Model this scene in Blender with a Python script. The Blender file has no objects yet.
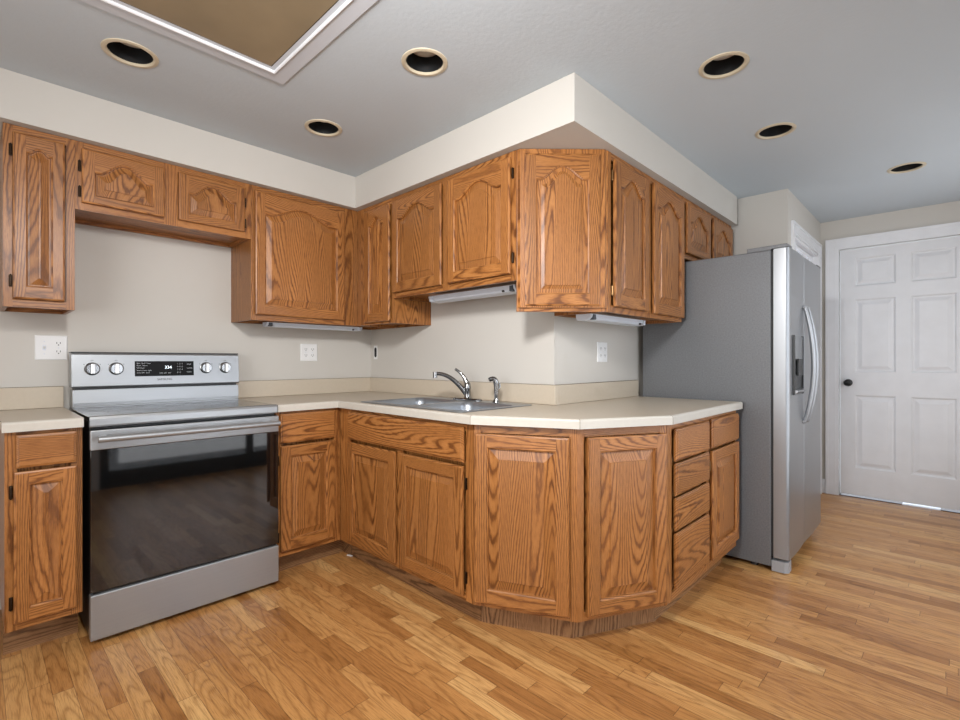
import bpy, bmesh, math, random
from mathutils import Vector, Matrix
random.seed(7)
sc = bpy.context.scene
COL = sc.collection
R = math.radians

# ------------------------------------------------------------------ camera
cam_d = bpy.data.cameras.new('camera')
cam_d.sensor_width = 36.0
cam_d.lens = 488.57 / 960 * 36.0
cam_d.shift_y = 0.0008
cam_d.clip_start = 0.02
cam = bpy.data.objects.new('camera', cam_d)
COL.objects.link(cam)
cam.location = (-2.077, -3.138, 1.141)
cam.rotation_euler = (R(90), 0, R(-46.091))
sc.camera = cam

# ------------------------------------------------------------------ world, lights, exposure
w = bpy.data.worlds.new('world'); sc.world = w; w.use_nodes = True
wn = w.node_tree.nodes; wl = w.node_tree.links
bg = wn['Background']
bg.inputs['Color'].default_value = (0.80, 0.88, 1.0, 1)
bg.inputs['Strength'].default_value = 2.4

def area(name, loc, target, sx, sy, power, color=(1, 1, 1), spread=180):
    l = bpy.data.lights.new(name, 'AREA'); l.shape = 'RECTANGLE'
    l.size = sx; l.size_y = sy; l.energy = power; l.color = color
    l.spread = R(spread)
    o = bpy.data.objects.new(name, l); COL.objects.link(o)
    o.location = loc
    d = Vector(target) - Vector(loc)
    o.rotation_euler = d.to_track_quat('-Z', 'Y').to_euler()
    return o
area('photographer_flash', (-1.8, -2.62, 2.02), (-0.25, -1.1, 1.05), 0.24, 0.24, 27, (1.0, 0.99, 0.98), 140)
area('patio_daylight', (0.0, -3.68, 1.15), (0.0, 0.0, 1.1), 2.3, 1.9, 19, (0.96, 0.98, 1.0))
area('left_fill', (-3.2, -2.2, 1.3), (0.0, -2.0, 0.9), 1.8, 1.9, 46, (0.98, 0.99, 1.0))  # added fill lamp just inside the closed left wall, no window there
area('hall_fill', (1.9, -3.57, 1.30), (1.9, 0.0, 1.30), 1.5, 1.7, 12, (0.97, 0.98, 1.0))  # added lamp to brighten the hall side, no opening in the wall behind it

vs = sc.view_settings
vs.view_transform = 'Standard'; vs.look = 'None'; vs.gamma = 1.0
vs.use_curve_mapping = False
vs.exposure = 0.0

# ------------------------------------------------------------------ material helpers
def lin(c):
    return tuple(((v / 255) / 12.92 if v / 255 <= 0.04045 else ((v / 255 + 0.055) / 1.055) ** 2.4) for v in c) + (1,)

class NT:
    def __init__(s, name):
        s.m = bpy.data.materials.new(name); s.m.use_nodes = True
        s.t = s.m.node_tree; s.n = s.t.nodes; s.b = s.n['Principled BSDF']
    def node(s, typ, **kw):
        nd = s.n.new(typ)
        for k, v in kw.items(): setattr(nd, k, v)
        return nd
    def link(s, a, b): s.t.links.new(a, b)
    def math(s, op, a, b=None, c=None):
        nd = s.node('ShaderNodeMath', operation=op)
        for i, v in enumerate((a, b, c)):
            if v is None: continue
            if hasattr(v, 'is_output'): s.link(v, nd.inputs[i])
            else: nd.inputs[i].default_value = v
        return nd.outputs[0]
    def comb(s, x, y, z=0.0):
        nd = s.node('ShaderNodeCombineXYZ')
        for i, v in enumerate((x, y, z)):
            if hasattr(v, 'is_output'): s.link(v, nd.inputs[i])
            else: nd.inputs[i].default_value = v
        return nd.outputs[0]
    def noise(s, vec, scale, detail=2, rough=0.5, dist=0.0):
        nd = s.node('ShaderNodeTexNoise')
        if vec is not None: s.link(vec, nd.inputs['Vector'])
        nd.inputs['Scale'].default_value = scale; nd.inputs['Detail'].default_value = detail
        nd.inputs['Roughness'].default_value = rough; nd.inputs['Distortion'].default_value = dist
        return nd.outputs['Fac']
    def ramp(s, fac, stops):
        nd = s.node('ShaderNodeValToRGB'); s.link(fac, nd.inputs[0])
        e = nd.color_ramp.elements
        while len(e) < len(stops): e.new(0.5)
        for el, (p, c) in zip(e, stops):
            el.position = p; el.color = c if len(c) == 4 else lin(c)
        return nd.outputs[0]
    def mix(s, fac, a, b, mode='MIX'):
        nd = s.node('ShaderNodeMix', data_type='RGBA', blend_type=mode)
        for i, v in ((0, fac), (6, a), (7, b)):
            if hasattr(v, 'is_output'): s.link(v, nd.inputs[i])
            else: nd.inputs[i].default_value = v
        return nd.outputs[2]
    def bump(s, h, strength, dist=0.001):
        nd = s.node('ShaderNodeBump'); s.link(h, nd.inputs['Height'])
        nd.inputs['Strength'].default_value = strength; nd.inputs['Distance'].default_value = dist
        s.link(nd.outputs[0], s.b.inputs['Normal'])
    def set(s, **kw):
        for k, v in kw.items():
            key = k.replace('_', ' ')
            if hasattr(v, 'is_output'): s.link(v, s.b.inputs[key])
            else: s.b.inputs[key].default_value = v
        return s

def plain(name, rgb, rough=0.5, metal=0.0, var=0.03, scale=8, spec=0.5):
    k = NT(name); o = k.node('ShaderNodeTexCoord').outputs['Object']
    f = k.noise(o, scale, 3)
    c = lin(rgb)
    d = tuple(v * (1 - var) for v in c[:3]) + (1,); u = tuple(min(1, v * (1 + var)) for v in c[:3]) + (1,)
    k.set(Base_Color=k.ramp(f, [(0.3, d), (0.7, u)]), Roughness=rough, Metallic=metal)
    k.b.inputs['Specular IOR Level'].default_value = spec
    return k

def oak(name, dark, mid, light, rough=0.36):
    k = NT(name)
    uv = k.node('ShaderNodeUVMap').outputs[0]
    sp = k.node('ShaderNodeSeparateXYZ'); k.link(uv, sp.inputs[0])
    u, v = sp.outputs[0], sp.outputs[1]
    n1 = k.noise(k.comb(k.math('MULTIPLY', u, 5.0), k.math('MULTIPLY', v, 0.50)), 1.0, 1.0, 0.4, 0.15)
    ph = k.math('ADD', k.math('MULTIPLY', n1, 44.0), k.math('MULTIPLY', u, 55.0))
    fine = k.noise(k.comb(k.math('MULTIPLY', u, 90), k.math('MULTIPLY', v, 22)), 1.0, 2)
    ph = k.math('ADD', ph, k.math('MULTIPLY', fine, 0.55))
    ring = k.math('PINGPONG', ph, 0.5)
    pores = k.noise(k.comb(k.math('MULTIPLY', u, 620), k.math('MULTIPLY', v, 22)), 1.0, 2, 0.6)
    tone = k.noise(k.comb(k.math('MULTIPLY', u, 3.0), k.math('MULTIPLY', v, 0.8)), 1.0, 1)
    patch = k.noise(k.comb(k.math('MULTIPLY', u, 14.0), k.math('MULTIPLY', v, 2.2)), 1.0, 2)
    base = k.ramp(ring, [(0.0, dark), (0.07, dark), (0.17, mid), (0.34, light), (0.5, light)])
    base = k.mix(k.ramp(patch, [(0.32, (0.0,) * 3 + (1,)), (0.70, (0.62,) * 3 + (1,))]), base, lin(mid))
    pr = k.ramp(pores, [(0.38, (0.60, 0.54, 0.48, 1)), (0.52, (1, 1, 1, 1))])
    c = k.mix(0.75, base, pr, 'MULTIPLY')
    tr = k.ramp(tone, [(0.3, (0.88, 0.86, 0.83, 1)), (0.7, (1.08, 1.06, 1.05, 1))])
    c = k.mix(1.0, c, tr, 'MULTIPLY')
    oi = k.node('ShaderNodeObjectInfo').outputs['Random']
    orp = k.ramp(oi, [(0.0, (0.92, 0.92, 0.92, 1)), (1.0, (1.08, 1.08, 1.08, 1))])
    c = k.mix(1.0, c, orp, 'MULTIPLY')
    h = k.math('ADD', k.math('MULTIPLY', ring, 0.5), pores)
    k.set(Base_Color=c, Roughness=rough)
    k.bump(h, 0.25, 0.0006)
    return k.m

M = {}
M['oak'] = oak('honey_oak', (104, 60, 25), (150, 97, 48), (176, 120, 66))
M['oak_toe'] = oak('unfinished_oak_kick', (96, 66, 40), (138, 100, 64), (160, 122, 84), 0.6)

# walls: warm greige paint with faint roller texture
def paint(name, rgb, rough=0.75, bump=0.15, scale=160):
    k = NT(name); o = k.node('ShaderNodeTexCoord').outputs['Object']
    f = k.noise(o, 2.2, 3); c = lin(rgb)
    k.set(Base_Color=k.ramp(f, [(0.3, tuple(x * 0.975 for x in c[:3]) + (1,)), (0.7, c)]), Roughness=rough)
    k.bump(k.noise(o, scale, 3), bump, 0.002)
    return k.m
M['wall'] = paint('greige_wall_paint', (198, 194, 187))
M['ceiling'] = paint('grey_white_ceiling_paint', (188, 196, 202), 0.9, 0.35, 60)
M['trim'] = plain('white_trim_paint', (222, 223, 226), 0.4).m
M['flat_trim'] = paint('pale_grey_trim_paint', (196, 200, 206), 0.7, 0.1, 60)
M['door_white'] = plain('white_door_paint', (214, 215, 218), 0.42).m
M['plate'] = plain('white_plastic', (226, 226, 226), 0.4).m
M['fridge_foot'] = plain('grey_foot_cover', (150, 152, 155), 0.4).m
M['bright_grip'] = plain('satin_nickel', (225, 226, 228), 0.25, 0.6).m
M['bulb'] = plain('frosted_bulb_face', (205, 200, 190), 0.4).m
M['slot'] = plain('dark_slot', (22, 22, 24), 0.6).m
M['black'] = plain('black_enamel', (14, 14, 16), 0.35).m
M['black_gloss'] = plain('black_gloss', (10, 11, 12), 0.45, 0, 0.03, 8, 0.15).m
M['bronze'] = plain('dark_bronze', (52, 38, 26), 0.35, 0.8).m
M['brass'] = plain('antique_brass', (120, 92, 60), 0.3, 0.9).m
M['knob_black'] = plain('black_knob_metal', (22, 20, 20), 0.3, 0.5).m
M['fridge_side'] = None
k = plain('textured_grey_steel', (108, 110, 113), 0.40, 0.25, 0.13, 130)
o = k.node('ShaderNodeTexCoord').outputs['Object']; k.bump(k.noise(o, 330, 2), 0.5, 0.001); M['fridge_side'] = k.m

def brushed(name, rgb, rough=0.28, axis=0, var=0.05, metal=0.75):
    k = NT(name); tc = k.node('ShaderNodeTexCoord').outputs['Object']
    mp = k.node('ShaderNodeMapping'); k.link(tc, mp.inputs[0])
    s = [420, 420, 420]; s[axis] = 2.5
    mp.inputs['Scale'].default_value = s
    f = k.noise(mp.outputs[0], 1.0, 2)
    c = lin(rgb)
    k.set(Base_Color=k.ramp(f, [(0.3, tuple(x * (1 - var) for x in c[:3]) + (1,)), (0.7, c)]), Metallic=metal,
          Roughness=k.math('ADD', k.math('MULTIPLY', f, 0.12), rough - 0.06))
    return k.m
M['steel'] = brushed('brushed_stainless', (157, 159, 161), 0.34, 0, 0.04, 0.65)
M['steel_v'] = brushed('brushed_stainless_upright', (152, 154, 157), 0.34, 2, 0.04)
M['sink'] = brushed('sink_stainless', (158, 163, 170), 0.34, 1, 0.04, 0.8)
M['chrome'] = plain('faucet_chrome', (150, 150, 150), 0.16, 1.0).m
M['glass_black'] = plain('oven_glass', (12, 13, 14), 0.04, 0.0, 0.03, 8, 1.0).m
M['cooktop'] = plain('ceramic_cooktop', (16, 17, 19), 0.10, 0.0, 0.03, 8, 0.3).m
M['ring'] = plain('burner_ring_print', (74, 76, 78), 0.2).m
M['ink'] = plain('printed_ink', (36, 36, 38), 0.5).m
k = plain('laminate_countertop', (192, 180, 162), 0.34, 0, 0.02, 60); M['counter'] = k.m
k = plain('laminate_edge', (193, 188, 178), 0.38, 0, 0.02, 60); M['counter_edge'] = k.m
M['seam'] = plain('laminate_seam', (120, 104, 84), 0.6).m
M['canring'] = plain('ivory_light_ring', (196, 184, 160), 0.45).m
M['candark'] = plain('black_can_baffle', (9, 11, 14), 0.6).m
M['panel'] = plain('tan_light_panel', (140, 124, 98), 0.55, 0, 0.14, 3.5).m
M['fixture'] = plain('white_fixture_metal', (208, 214, 224), 0.35).m
M['fixture_dark'] = plain('grey_fixture_socket', (70, 74, 80), 0.5).m
M['gravel'] = plain('grey_gravel', (130, 128, 124), 0.9, 0, 0.6, 30).m
M['gasket'] = plain('dark_gasket', (40, 41, 43), 0.6).m
M['dispenser'] = plain('dispenser_black', (38, 39, 41), 0.3).m
M['blind'] = plain('white_frame', (236, 238, 242), 0.4).m
M['wood_sill'] = plain('dark_frame_metal', (44, 40, 38), 0.4).m
k = NT('window_glass'); 
k.set(Base_Color=(1, 1, 1, 1), Roughness=0.0, IOR=1.45); k.b.inputs['Transmission Weight'].default_value = 1.0
M['glass'] = k.m
def emit(name, rgb, st):
    k = NT(name); k.set(Base_Color=lin(rgb), Emission_Color=lin(rgb), Emission_Strength=st); return k.m
M['led'] = emit('display_digits', (235, 245, 255), 1.5)

# floor: strip oak boards running along Y
def floor_mat():
    k = NT('oak_strip_floor'); tc = k.node('ShaderNodeTexCoord').outputs['Object']
    sp = k.node('ShaderNodeSeparateXYZ'); k.link(tc, sp.inputs[0]); x, y = sp.outputs[0], sp.outputs[1]
    rx = k.math('DIVIDE', x, 0.0572); row = k.math('FLOOR', rx); fx = k.math('FRACT', rx)
    def wn(v):
        nd = k.node('ShaderNodeTexWhiteNoise', noise_dimensions='2D'); k.link(v, nd.inputs[0]); return nd.outputs[0]
    ro = wn(k.comb(row, 3.7))
    ln = k.math('ADD', 0.42, k.math('MULTIPLY', wn(k.comb(row, 9.1)), 0.55))
    ry = k.math('DIVIDE', k.math('ADD', y, k.math('MULTIPLY', ro, 9.0)), ln)
    idx = k.math('FLOOR', ry); fy = k.math('FRACT', ry)
    r1 = wn(k.comb(row, idx)); r2 = wn(k.comb(k.math('ADD', row, 31.3), idx))
    base = k.ramp(r1, [(0.0, (158, 108, 58)), (0.2, (175, 123, 70)), (0.6, (188, 137, 81)), (0.88, (197, 148, 91)), (1.0, (211, 167, 109))])
    u = k.math('ADD', x, k.math('MULTIPLY', r2, 40.0)); v = k.math('ADD', y, k.math('MULTIPLY', r1, 17.0))
    n1 = k.noise(k.comb(k.math('MULTIPLY', u, 9), k.math('MULTIPLY', v, 1.3)), 1.0, 2, 0.5, 0.3)
    ring = k.math('PINGPONG', k.math('ADD', k.math('MULTIPLY', n1, 13.0), k.math('MULTIPLY', u, 20.0)), 0.5)
    gr = k.ramp(ring, [(0.0, (0.66, 0.58, 0.50, 1)), (0.16, (0.93, 0.91, 0.89, 1)), (0.4, (1.05, 1.04, 1.03, 1))])
    c = k.mix(0.8, base, gr, 'MULTIPLY')
    po = k.noise(k.comb(k.math('MULTIPLY', u, 420), k.math('MULTIPLY', v, 14)), 1.0, 2, 0.6)
    c = k.mix(0.7, c, k.ramp(po, [(0.36, (0.62, 0.55, 0.48, 1)), (0.52, (1, 1, 1, 1))]), 'MULTIPLY')
    # knots and dark mineral streaks
    st = k.noise(k.comb(k.math('MULTIPLY', u, 16), k.math('MULTIPLY', v, 3.0)), 1.0, 2, 0.6)
    c = k.mix(1.0, c, k.ramp(st, [(0.24, (0.45, 0.34, 0.26, 1)), (0.33, (1, 1, 1, 1))]), 'MULTIPLY')
    gx = k.math('GREATER_THAN', k.math('ABSOLUTE', k.math('SUBTRACT', fx, 0.5)), 0.487)
    gy = k.math('GREATER_THAN', k.math('ABSOLUTE', k.math('SUBTRACT', k.math('MULTIPLY', fy, ln), k.math('MULTIPLY', ln, 0.5))),
                k.math('SUBTRACT', k.math('MULTIPLY', ln, 0.5), 0.0011))
    gap = k.math('MAXIMUM', gx, gy)
    c = k.mix(k.math('MULTIPLY', gap, 0.62), c, lin((70, 40, 20)))
    k.set(Base_Color=c, Roughness=k.math('ADD', 0.30, k.math('MULTIPLY', r2, 0.10)))
    k.bump(k.math('ADD', k.math('MULTIPLY', gap, -1.0), k.math('MULTIPLY', po, 0.15)), 0.35, 0.001)
    return k.m
M['floor'] = floor_mat()

# ------------------------------------------------------------------ mesh builder
class MB:
    def __init__(s): s.v = []; s.f = []; s.uv = []; s.mi = []; s.mats = []
    def mat(s, m):
        m = M[m] if isinstance(m, str) else m
        if m not in s.mats: s.mats.append(m)
        return s.mats.index(m)
    def face(s, pts, uvs, m):
        b = len(s.v); s.v += [tuple(p) for p in pts]; s.f.append(tuple(range(b, b + len(pts)))); s.uv.append(uvs); s.mi.append(m)
    def gface(s, pts, m, g='z', off=None):
        if off is None: off = (random.uniform(0, 40), random.uniform(0, 40))
        i = 'xyz'.index(g); o = [j for j in range(3) if j != i]
        s.face(pts, [(p[o[0]] + p[o[1]] + off[0], p[i] + off[1]) for p in pts], m)
    def box(s, x0, x1, y0, y1, z0, z1, m, g='z', off=None):
        if off is None: off = (random.uniform(0, 40), random.uniform(0, 40))
        m = s.mat(m)
        c = [(x, y, z) for z in (z0, z1) for y in (y0, y1) for x in (x0, x1)]
        for q in ((0, 2, 3, 1), (4, 5, 7, 6), (0, 1, 5, 4), (2, 6, 7, 3), (0, 4, 6, 2), (1, 3, 7, 5)):
            s.gface([c[j] for j in q], m, g, off)
        return s
    def prism(s, poly, z0, z1, m, g='z'):
        """poly counter-clockwise seen from above"""
        off = (random.uniform(0, 40), random.uniform(0, 40)); m = s.mat(m)
        s.gface([(x, y, z1) for x, y in poly], m, g, off)
        s.gface([(x, y, z0) for x, y in reversed(poly)], m, g, off)
        n = len(poly)
        for i in range(n):
            a, b = poly[i], poly[(i + 1) % n]
            s.gface([(a[0], a[1], z0), (b[0], b[1], z0), (b[0], b[1], z1), (a[0], a[1], z1)], m, g, off)
        return s
    def profile_x(s, prof, x0, x1, m):
        """closed (y,z) profile extruded along x"""
        m = s.mat(m); n = len(prof)
        s.gface([(x0, y, z) for y, z in prof], m, 'x'); s.gface([(x1, y, z) for y, z in reversed(prof)], m, 'x')
        for i in range(n):
            a, b = prof[i], prof[(i + 1) % n]
            s.gface([(x0, *a), (x1, *a), (x1, *b), (x0, *b)][::-1], m, 'x')
        return s
    def cyl(s, a, b, r0, r1, m, n=24, cap=True):
        a, b = Vector(a), Vector(b); d = (b - a).normalized()
        t = d.orthogonal().normalized(); u = d.cross(t); m = s.mat(m)
        ra = [a + (t * math.cos(2 * math.pi * i / n) + u * math.sin(2 * math.pi * i / n)) * r0 for i in range(n)]
        rb = [b + (t * math.cos(2 * math.pi * i / n) + u * math.sin(2 * math.pi * i / n)) * r1 for i in range(n)]
        for i in range(n):
            j = (i + 1) % n; s.gface([ra[i], ra[j], rb[j], rb[i]], m, 'z', (0, 0))
        if cap:
            s.gface(list(reversed(ra)), m, 'z', (0, 0)); s.gface(rb, m, 'z', (0, 0))
        return s
    def tube(s, pts, rad, m, n=14, cap=True, squash=1.0):
        pts = [Vector(p) for p in pts]; m = s.mat(m); rings = []
        if not hasattr(rad, '__len__'): rad = [rad] * len(pts)
        ref = None
        for i, p in enumerate(pts):
            d = (pts[min(i + 1, len(pts) - 1)] - pts[max(i - 1, 0)]).normalized()
            if ref is None: ref = d.orthogonal().normalized()
            t = (ref - d * ref.dot(d)).normalized(); u = d.cross(t); ref = t
            rings.append([p + (t * math.cos(2 * math.pi * k / n) + u * math.sin(2 * math.pi * k / n) * squash) * rad[i] for k in range(n)])
        for a, b in zip(rings, rings[1:]):
            for i in range(n):
                j = (i + 1) % n; s.gface([a[i], a[j], b[j], b[i]], m, 'z', (0, 0))
        if cap:
            s.gface(list(reversed(rings[0])), m, 'z', (0, 0)); s.gface(rings[-1], m, 'z', (0, 0))
        return s
    def ringset(s, rings, m, close_last=True, g='z'):
        """loft between successive closed rings of points"""
        m = s.mat(m); off = (random.uniform(0, 40), random.uniform(0, 40)); n = len(rings[0])
        for a, b in zip(rings, rings[1:]):
            for i in range(n):
                j = (i + 1) % n; s.gface([a[i], a[j], b[j], b[i]], m, g, off)
        if close_last: s.gface(rings[-1], m, g, off)
        return s
    def build(s, name, parent=None, loc=None, rotz=None, smooth=False, bevel=0, weld=True, autos=None):
        me = bpy.data.meshes.new(name); me.from_pydata(s.v, [], s.f)
        for mt in s.mats: me.materials.append(mt)
        ul = me.uv_layers.new(name='UVMap'); i = 0
        for p, uvs, mi in zip(me.polygons, s.uv, s.mi):
            p.material_index = mi; p.use_smooth = smooth
            for k in range(len(uvs)): ul.data[i + k].uv = uvs[k]
            i += len(uvs)
        if weld:
            b = bmesh.new(); b.from_mesh(me); bmesh.ops.remove_doubles(b, verts=b.verts, dist=1e-5)
            bmesh.ops.recalc_face_normals(b, faces=b.faces)
            if smooth:
                for e in b.edges:
                    if len(e.link_faces) == 2 and e.calc_face_angle(0) > R(38): e.smooth = False
            b.to_mesh(me); b.free()
        o = bpy.data.objects.new(name, me); COL.objects.link(o)
        if loc: o.location = loc
        if rotz is not None: o.rotation_euler = (0, 0, rotz)
        if parent: o.parent = parent
        if bevel:
            md = o.modifiers.new('bevel', 'BEVEL'); md.width = bevel; md.segments = 2; md.limit_method = 'ANGLE'; md.angle_limit = R(40)
        return o

def thing(name, label, cat, loc=(0, 0, 0), rotz=0.0, group=None):
    o = bpy.data.objects.new(name, None); COL.objects.link(o); o.empty_display_size = 0.05
    o.location = loc; o.rotation_euler = (0, 0, rotz); return tag(o, label, cat, group)
def tag(o, label, cat, group=None):
    o['label'] = label; o['category'] = cat
    if group: o['group'] = group
    return o
def struct(o): o['kind'] = 'structure'; return o

# ------------------------------------------------------------------ room shell
YC = -1.668; CE = 2.337; ZT = 2.134; SD = 0.349
XN = 1.848; YJ = -2.325; XD = 3.035; YB = -3.62; XL = -3.3
def sbox(name, *a, m='wall', parent=None, bevel=0):
    return struct(MB().box(*a, m).build(name, parent, bevel=bevel))
struct(MB().box(XL, XD + 0.11, YB - 0.12, 0.0, -0.06, 0.0, 'floor').build('floor')).data
# the ceiling, with round holes for the recessed cans
cans = [(-1.650, -0.838), (-0.820, -1.620), (-0.826, -0.818), (0.034, -2.476), (0.822, -2.482), (1.935, -2.942)]
def ceiling():
    bm = bmesh.new(); edges = []
    def loop(pts):
        vs_ = [bm.verts.new((x, y, CE)) for x, y in pts]
        for i in range(len(vs_)): edges.append(bm.edges.new((vs_[i], vs_[(i + 1) % len(vs_)])))
    loop([(XL, 0.1), (XN + 0.1, 0.1), (XN + 0.1, YJ + 0.12), (XD + 0.12, YJ + 0.12), (XD + 0.12, YB), (XL, YB)])
    for cx, cy in cans:
        loop([(cx + 0.082 * math.cos(2 * math.pi * i / 40), cy + 0.082 * math.sin(2 * math.pi * i / 40)) for i in range(40)])
    bmesh.ops.triangle_fill(bm, use_beauty=True, use_dissolve=False, edges=edges)
    bad = [f for f in bm.faces if any((f.calc_center_median().xy - Vector(c)).length < 0.078 for c in cans)]
    bmesh.ops.delete(bm, geom=bad, context='FACES')
    for f in bm.faces:
        if f.normal.z > 0: f.normal_flip()
    me = bpy.data.meshes.new('ceiling'); bm.to_mesh(me); bm.free(); me.materials.append(M['ceiling'])
    o = bpy.data.objects.new('ceiling', me); COL.objects.link(o); struct(o)
    # closed attic deck above so no sky shows between the cans
    struct(MB().prism([(XL, YB), (XD + 0.12, YB), (XD + 0.12, YJ + 0.12), (XN + 0.1, YJ + 0.12), (XN + 0.1, 0.1), (XL, 0.1)], CE + 0.22, CE + 0.26, 'candark').build('attic_deck'))
ceiling()
sbox('wall_back', XL, 0.0, 0.0, 0.1, 0, CE + 0.25)
sbox('wall_sink', 0.0, 0.1, YC, 0.1, 0, CE + 0.25)
sbox('wall_fridge', 0.1, XN, YC, YC + 0.1, 0, CE + 0.25)
sbox('wall_nook', XN, XN + 0.1, YJ, YC + 0.1, 0, CE + 0.25)
# wall beyond the fridge, with the glazed door opening
DX0, DX1, DZ = 2.035, 2.895, 2.045
def wall_open(name, x0, x1, y0, y1, ox0, ox1, oz1, axis='x', oz0=0.0):
    b = MB()
    if axis == 'x':
        b.box(x0, ox0, y0, y1, 0, CE + 0.25, 'wall'); b.box(ox1, x1, y0, y1, 0, CE + 0.25, 'wall'); b.box(ox0, ox1, y0, y1, oz1, CE + 0.25, 'wall')
        if oz0 > 0: b.box(ox0, ox1, y0, y1, 0, oz0, 'wall')
    else:
        b.box(x0, x1, y0, ox0, 0, CE + 0.25, 'wall'); b.box(x0, x1, ox1, y1, 0, CE + 0.25, 'wall'); b.box(x0, x1, ox0, ox1, oz1, CE + 0.25, 'wall')
    return struct(b.build(name))
wall_open('wall_hall', XN + 0.1, XD, YJ, YJ + 0.12, DX0, DX1, DZ)
wall_open('wall_right', XD, XD + 0.12, YB, YJ + 0.12, -3.267, -2.455, 2.085, axis='y')
# wall with sliding patio door behind the camera, and closed left wall
wall_open('wall_rear', XL, XD + 0.12, YB - 0.12, YB, -1.30, 1.30, 2.06)
struct(MB().box(XL - 0.1, XL, YB, 0.1, 0, CE + 0.25, 'wall').build('wall_left'))
# soffit above the wall cabinets
sof = MB()
sof.prism([(XL, -SD), (-SD, -SD), (-SD, YC - SD), (1.8, YC - SD), (1.8, YC), (0.0, YC), (0.0, 0.0), (XL, 0.0)], ZT, CE - 0.001, 'wall')
struct(sof.build('wall_soffit'))
# baseboards
def bb(name, *a): struct(MB().box(*a, 'trim').build(name, bevel=0.004))
bb('baseboard_back', XL, -2.03, -0.014, 0, 0, 0.10)
bb('baseboard_right', XD - 0.014, XD, YJ - 0.034, YJ, 0, 0.12)
bb('baseboard_left', XL, XL + 0.014, YB, 0, 0, 0.10)
bb('baseboard_rear', XL, -1.38, YB, YB + 0.014, 0, 0.10)
bb('baseboard_nook', XN - 0.014, XN, YJ, YC, 0, 0.10)

def casing(name, W_in, H_in, cw, m='trim', th=0.018):
    """door casing in local coords: opening x 0..W_in, face y=0 towards -y, profiled in three steps"""
    b = MB()
    for (o0, o1, t) in ((0.0, cw * 0.22, th * 0.62), (cw * 0.22, cw * 0.34, th * 0.8), (cw * 0.34, cw * 0.80, th * 0.72), (cw * 0.80, cw, th)):
        b.box(-o1, -o0, -t, 0, 0, H_in + o1, m); b.box(W_in + o0, W_in + o1, -t, 0, 0, H_in + o1, m)
        b.box(-o0, W_in + o0, -t, 0, H_in + o0, H_in + o1, m)
    return b

# white six-panel door (right)
def panel_door(W, H, cols, rows, m, T=0.035, gap=0.0):
    """front face at y=0 facing -y"""
    b = MB(); mi = b.mat(m)
    xs = sorted({0, W} | {c for p in cols for c in p}); zs = sorted({gap, H} | {r for p in rows for r in p})
    for i in range(len(xs) - 1):
        for j in range(len(zs) - 1):
            x0, x1, z0, z1 = xs[i], xs[i + 1], zs[j], zs[j + 1]
            if (x0, x1) in cols and (z0, z1) in rows:
                R_ = []
                for o, d in ((0, 0), (0.006, 0.004), (0.012, 0.010), (0.024, 0.010), (0.046, 0.003), (0.050, 0.002)):
                    R_.append([(x0 + o, d, z0 + o), (x1 - o, d, z0 + o), (x1 - o, d, z1 - o), (x0 + o, d, z1 - o)])
                b.ringset(R_, m)
            else:
                b.gface([(x0, 0, z0), (x1, 0, z0), (x1, 0, z1), (x0, 0, z1)], mi)
    b.gface([(0, T, gap), (0, T, H), (W, T, H), (W, T, gap)], mi)
    b.gface([(0, 0, gap), (0, 0, H), (0, T, H), (0, T, gap)], mi); b.gface([(W, 0, gap), (W, T, gap), (W, T, H), (W, 0, H)], mi)
    b.gface([(0, 0, H), (W, 0, H), (W, T, H), (0, T, H)], mi); b.gface([(0, 0, gap), (0, T, gap), (W, T, gap), (W, 0, gap)], mi)
    return b
# local +x -> world -y
dr = panel_door(0.80, 2.075, [(0.098, 0.362), (0.452, 0.712)],
                [(0.245, 0.855), (1.046, 1.654), (1.763, 2.000)], 'door_white', gap=0.018).build('door_1', loc=(XD + 0.012, -2.463, 0), rotz=R(-90))
struct(dr)
kb = MB()
kb.ringset([[(0.055 + r * math.cos(2 * math.pi * i / 28), y, 0.957 + r * math.sin(2 * math.pi * i / 28)) for i in range(28)]
            for y, r in ((0.0, 0.030), (-0.006, 0.030), (-0.008, 0.013), (-0.030, 0.012), (-0.036, 0.024), (-0.046, 0.028), (-0.056, 0.024), (-0.060, 0.012))], 'knob_black')
kbo = kb.build('door_knob', dr, smooth=True)
kbo['label'] = 'black round knob'
hg = MB()
cs = casing('x', 0.812, 2.085, 0.092).build('trim_1', loc=(XD, -2.455, 0), rotz=R(-90)); struct(cs)
tb = MB(); tb.box(XD - 0.002, XD + 0.20, -3.266, -3.085, 0.0, 0.004, 'bronze'); tb.box(XD - 0.002, XD + 0.20, -2.862, -2.456, 0.0, 0.004, 'bronze'); struct(tb.build('threshold_painted_dark'))  # dark threshold stretches, coloured so where no daylight shows under the door
struct(MB().box(XD - 0.002, XD + 0.20, -3.085, -2.862, 0.0, 0.004, 'trim').build('threshold_painted_light'))  # white stretch painted in for the daylight leaking under the door

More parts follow.
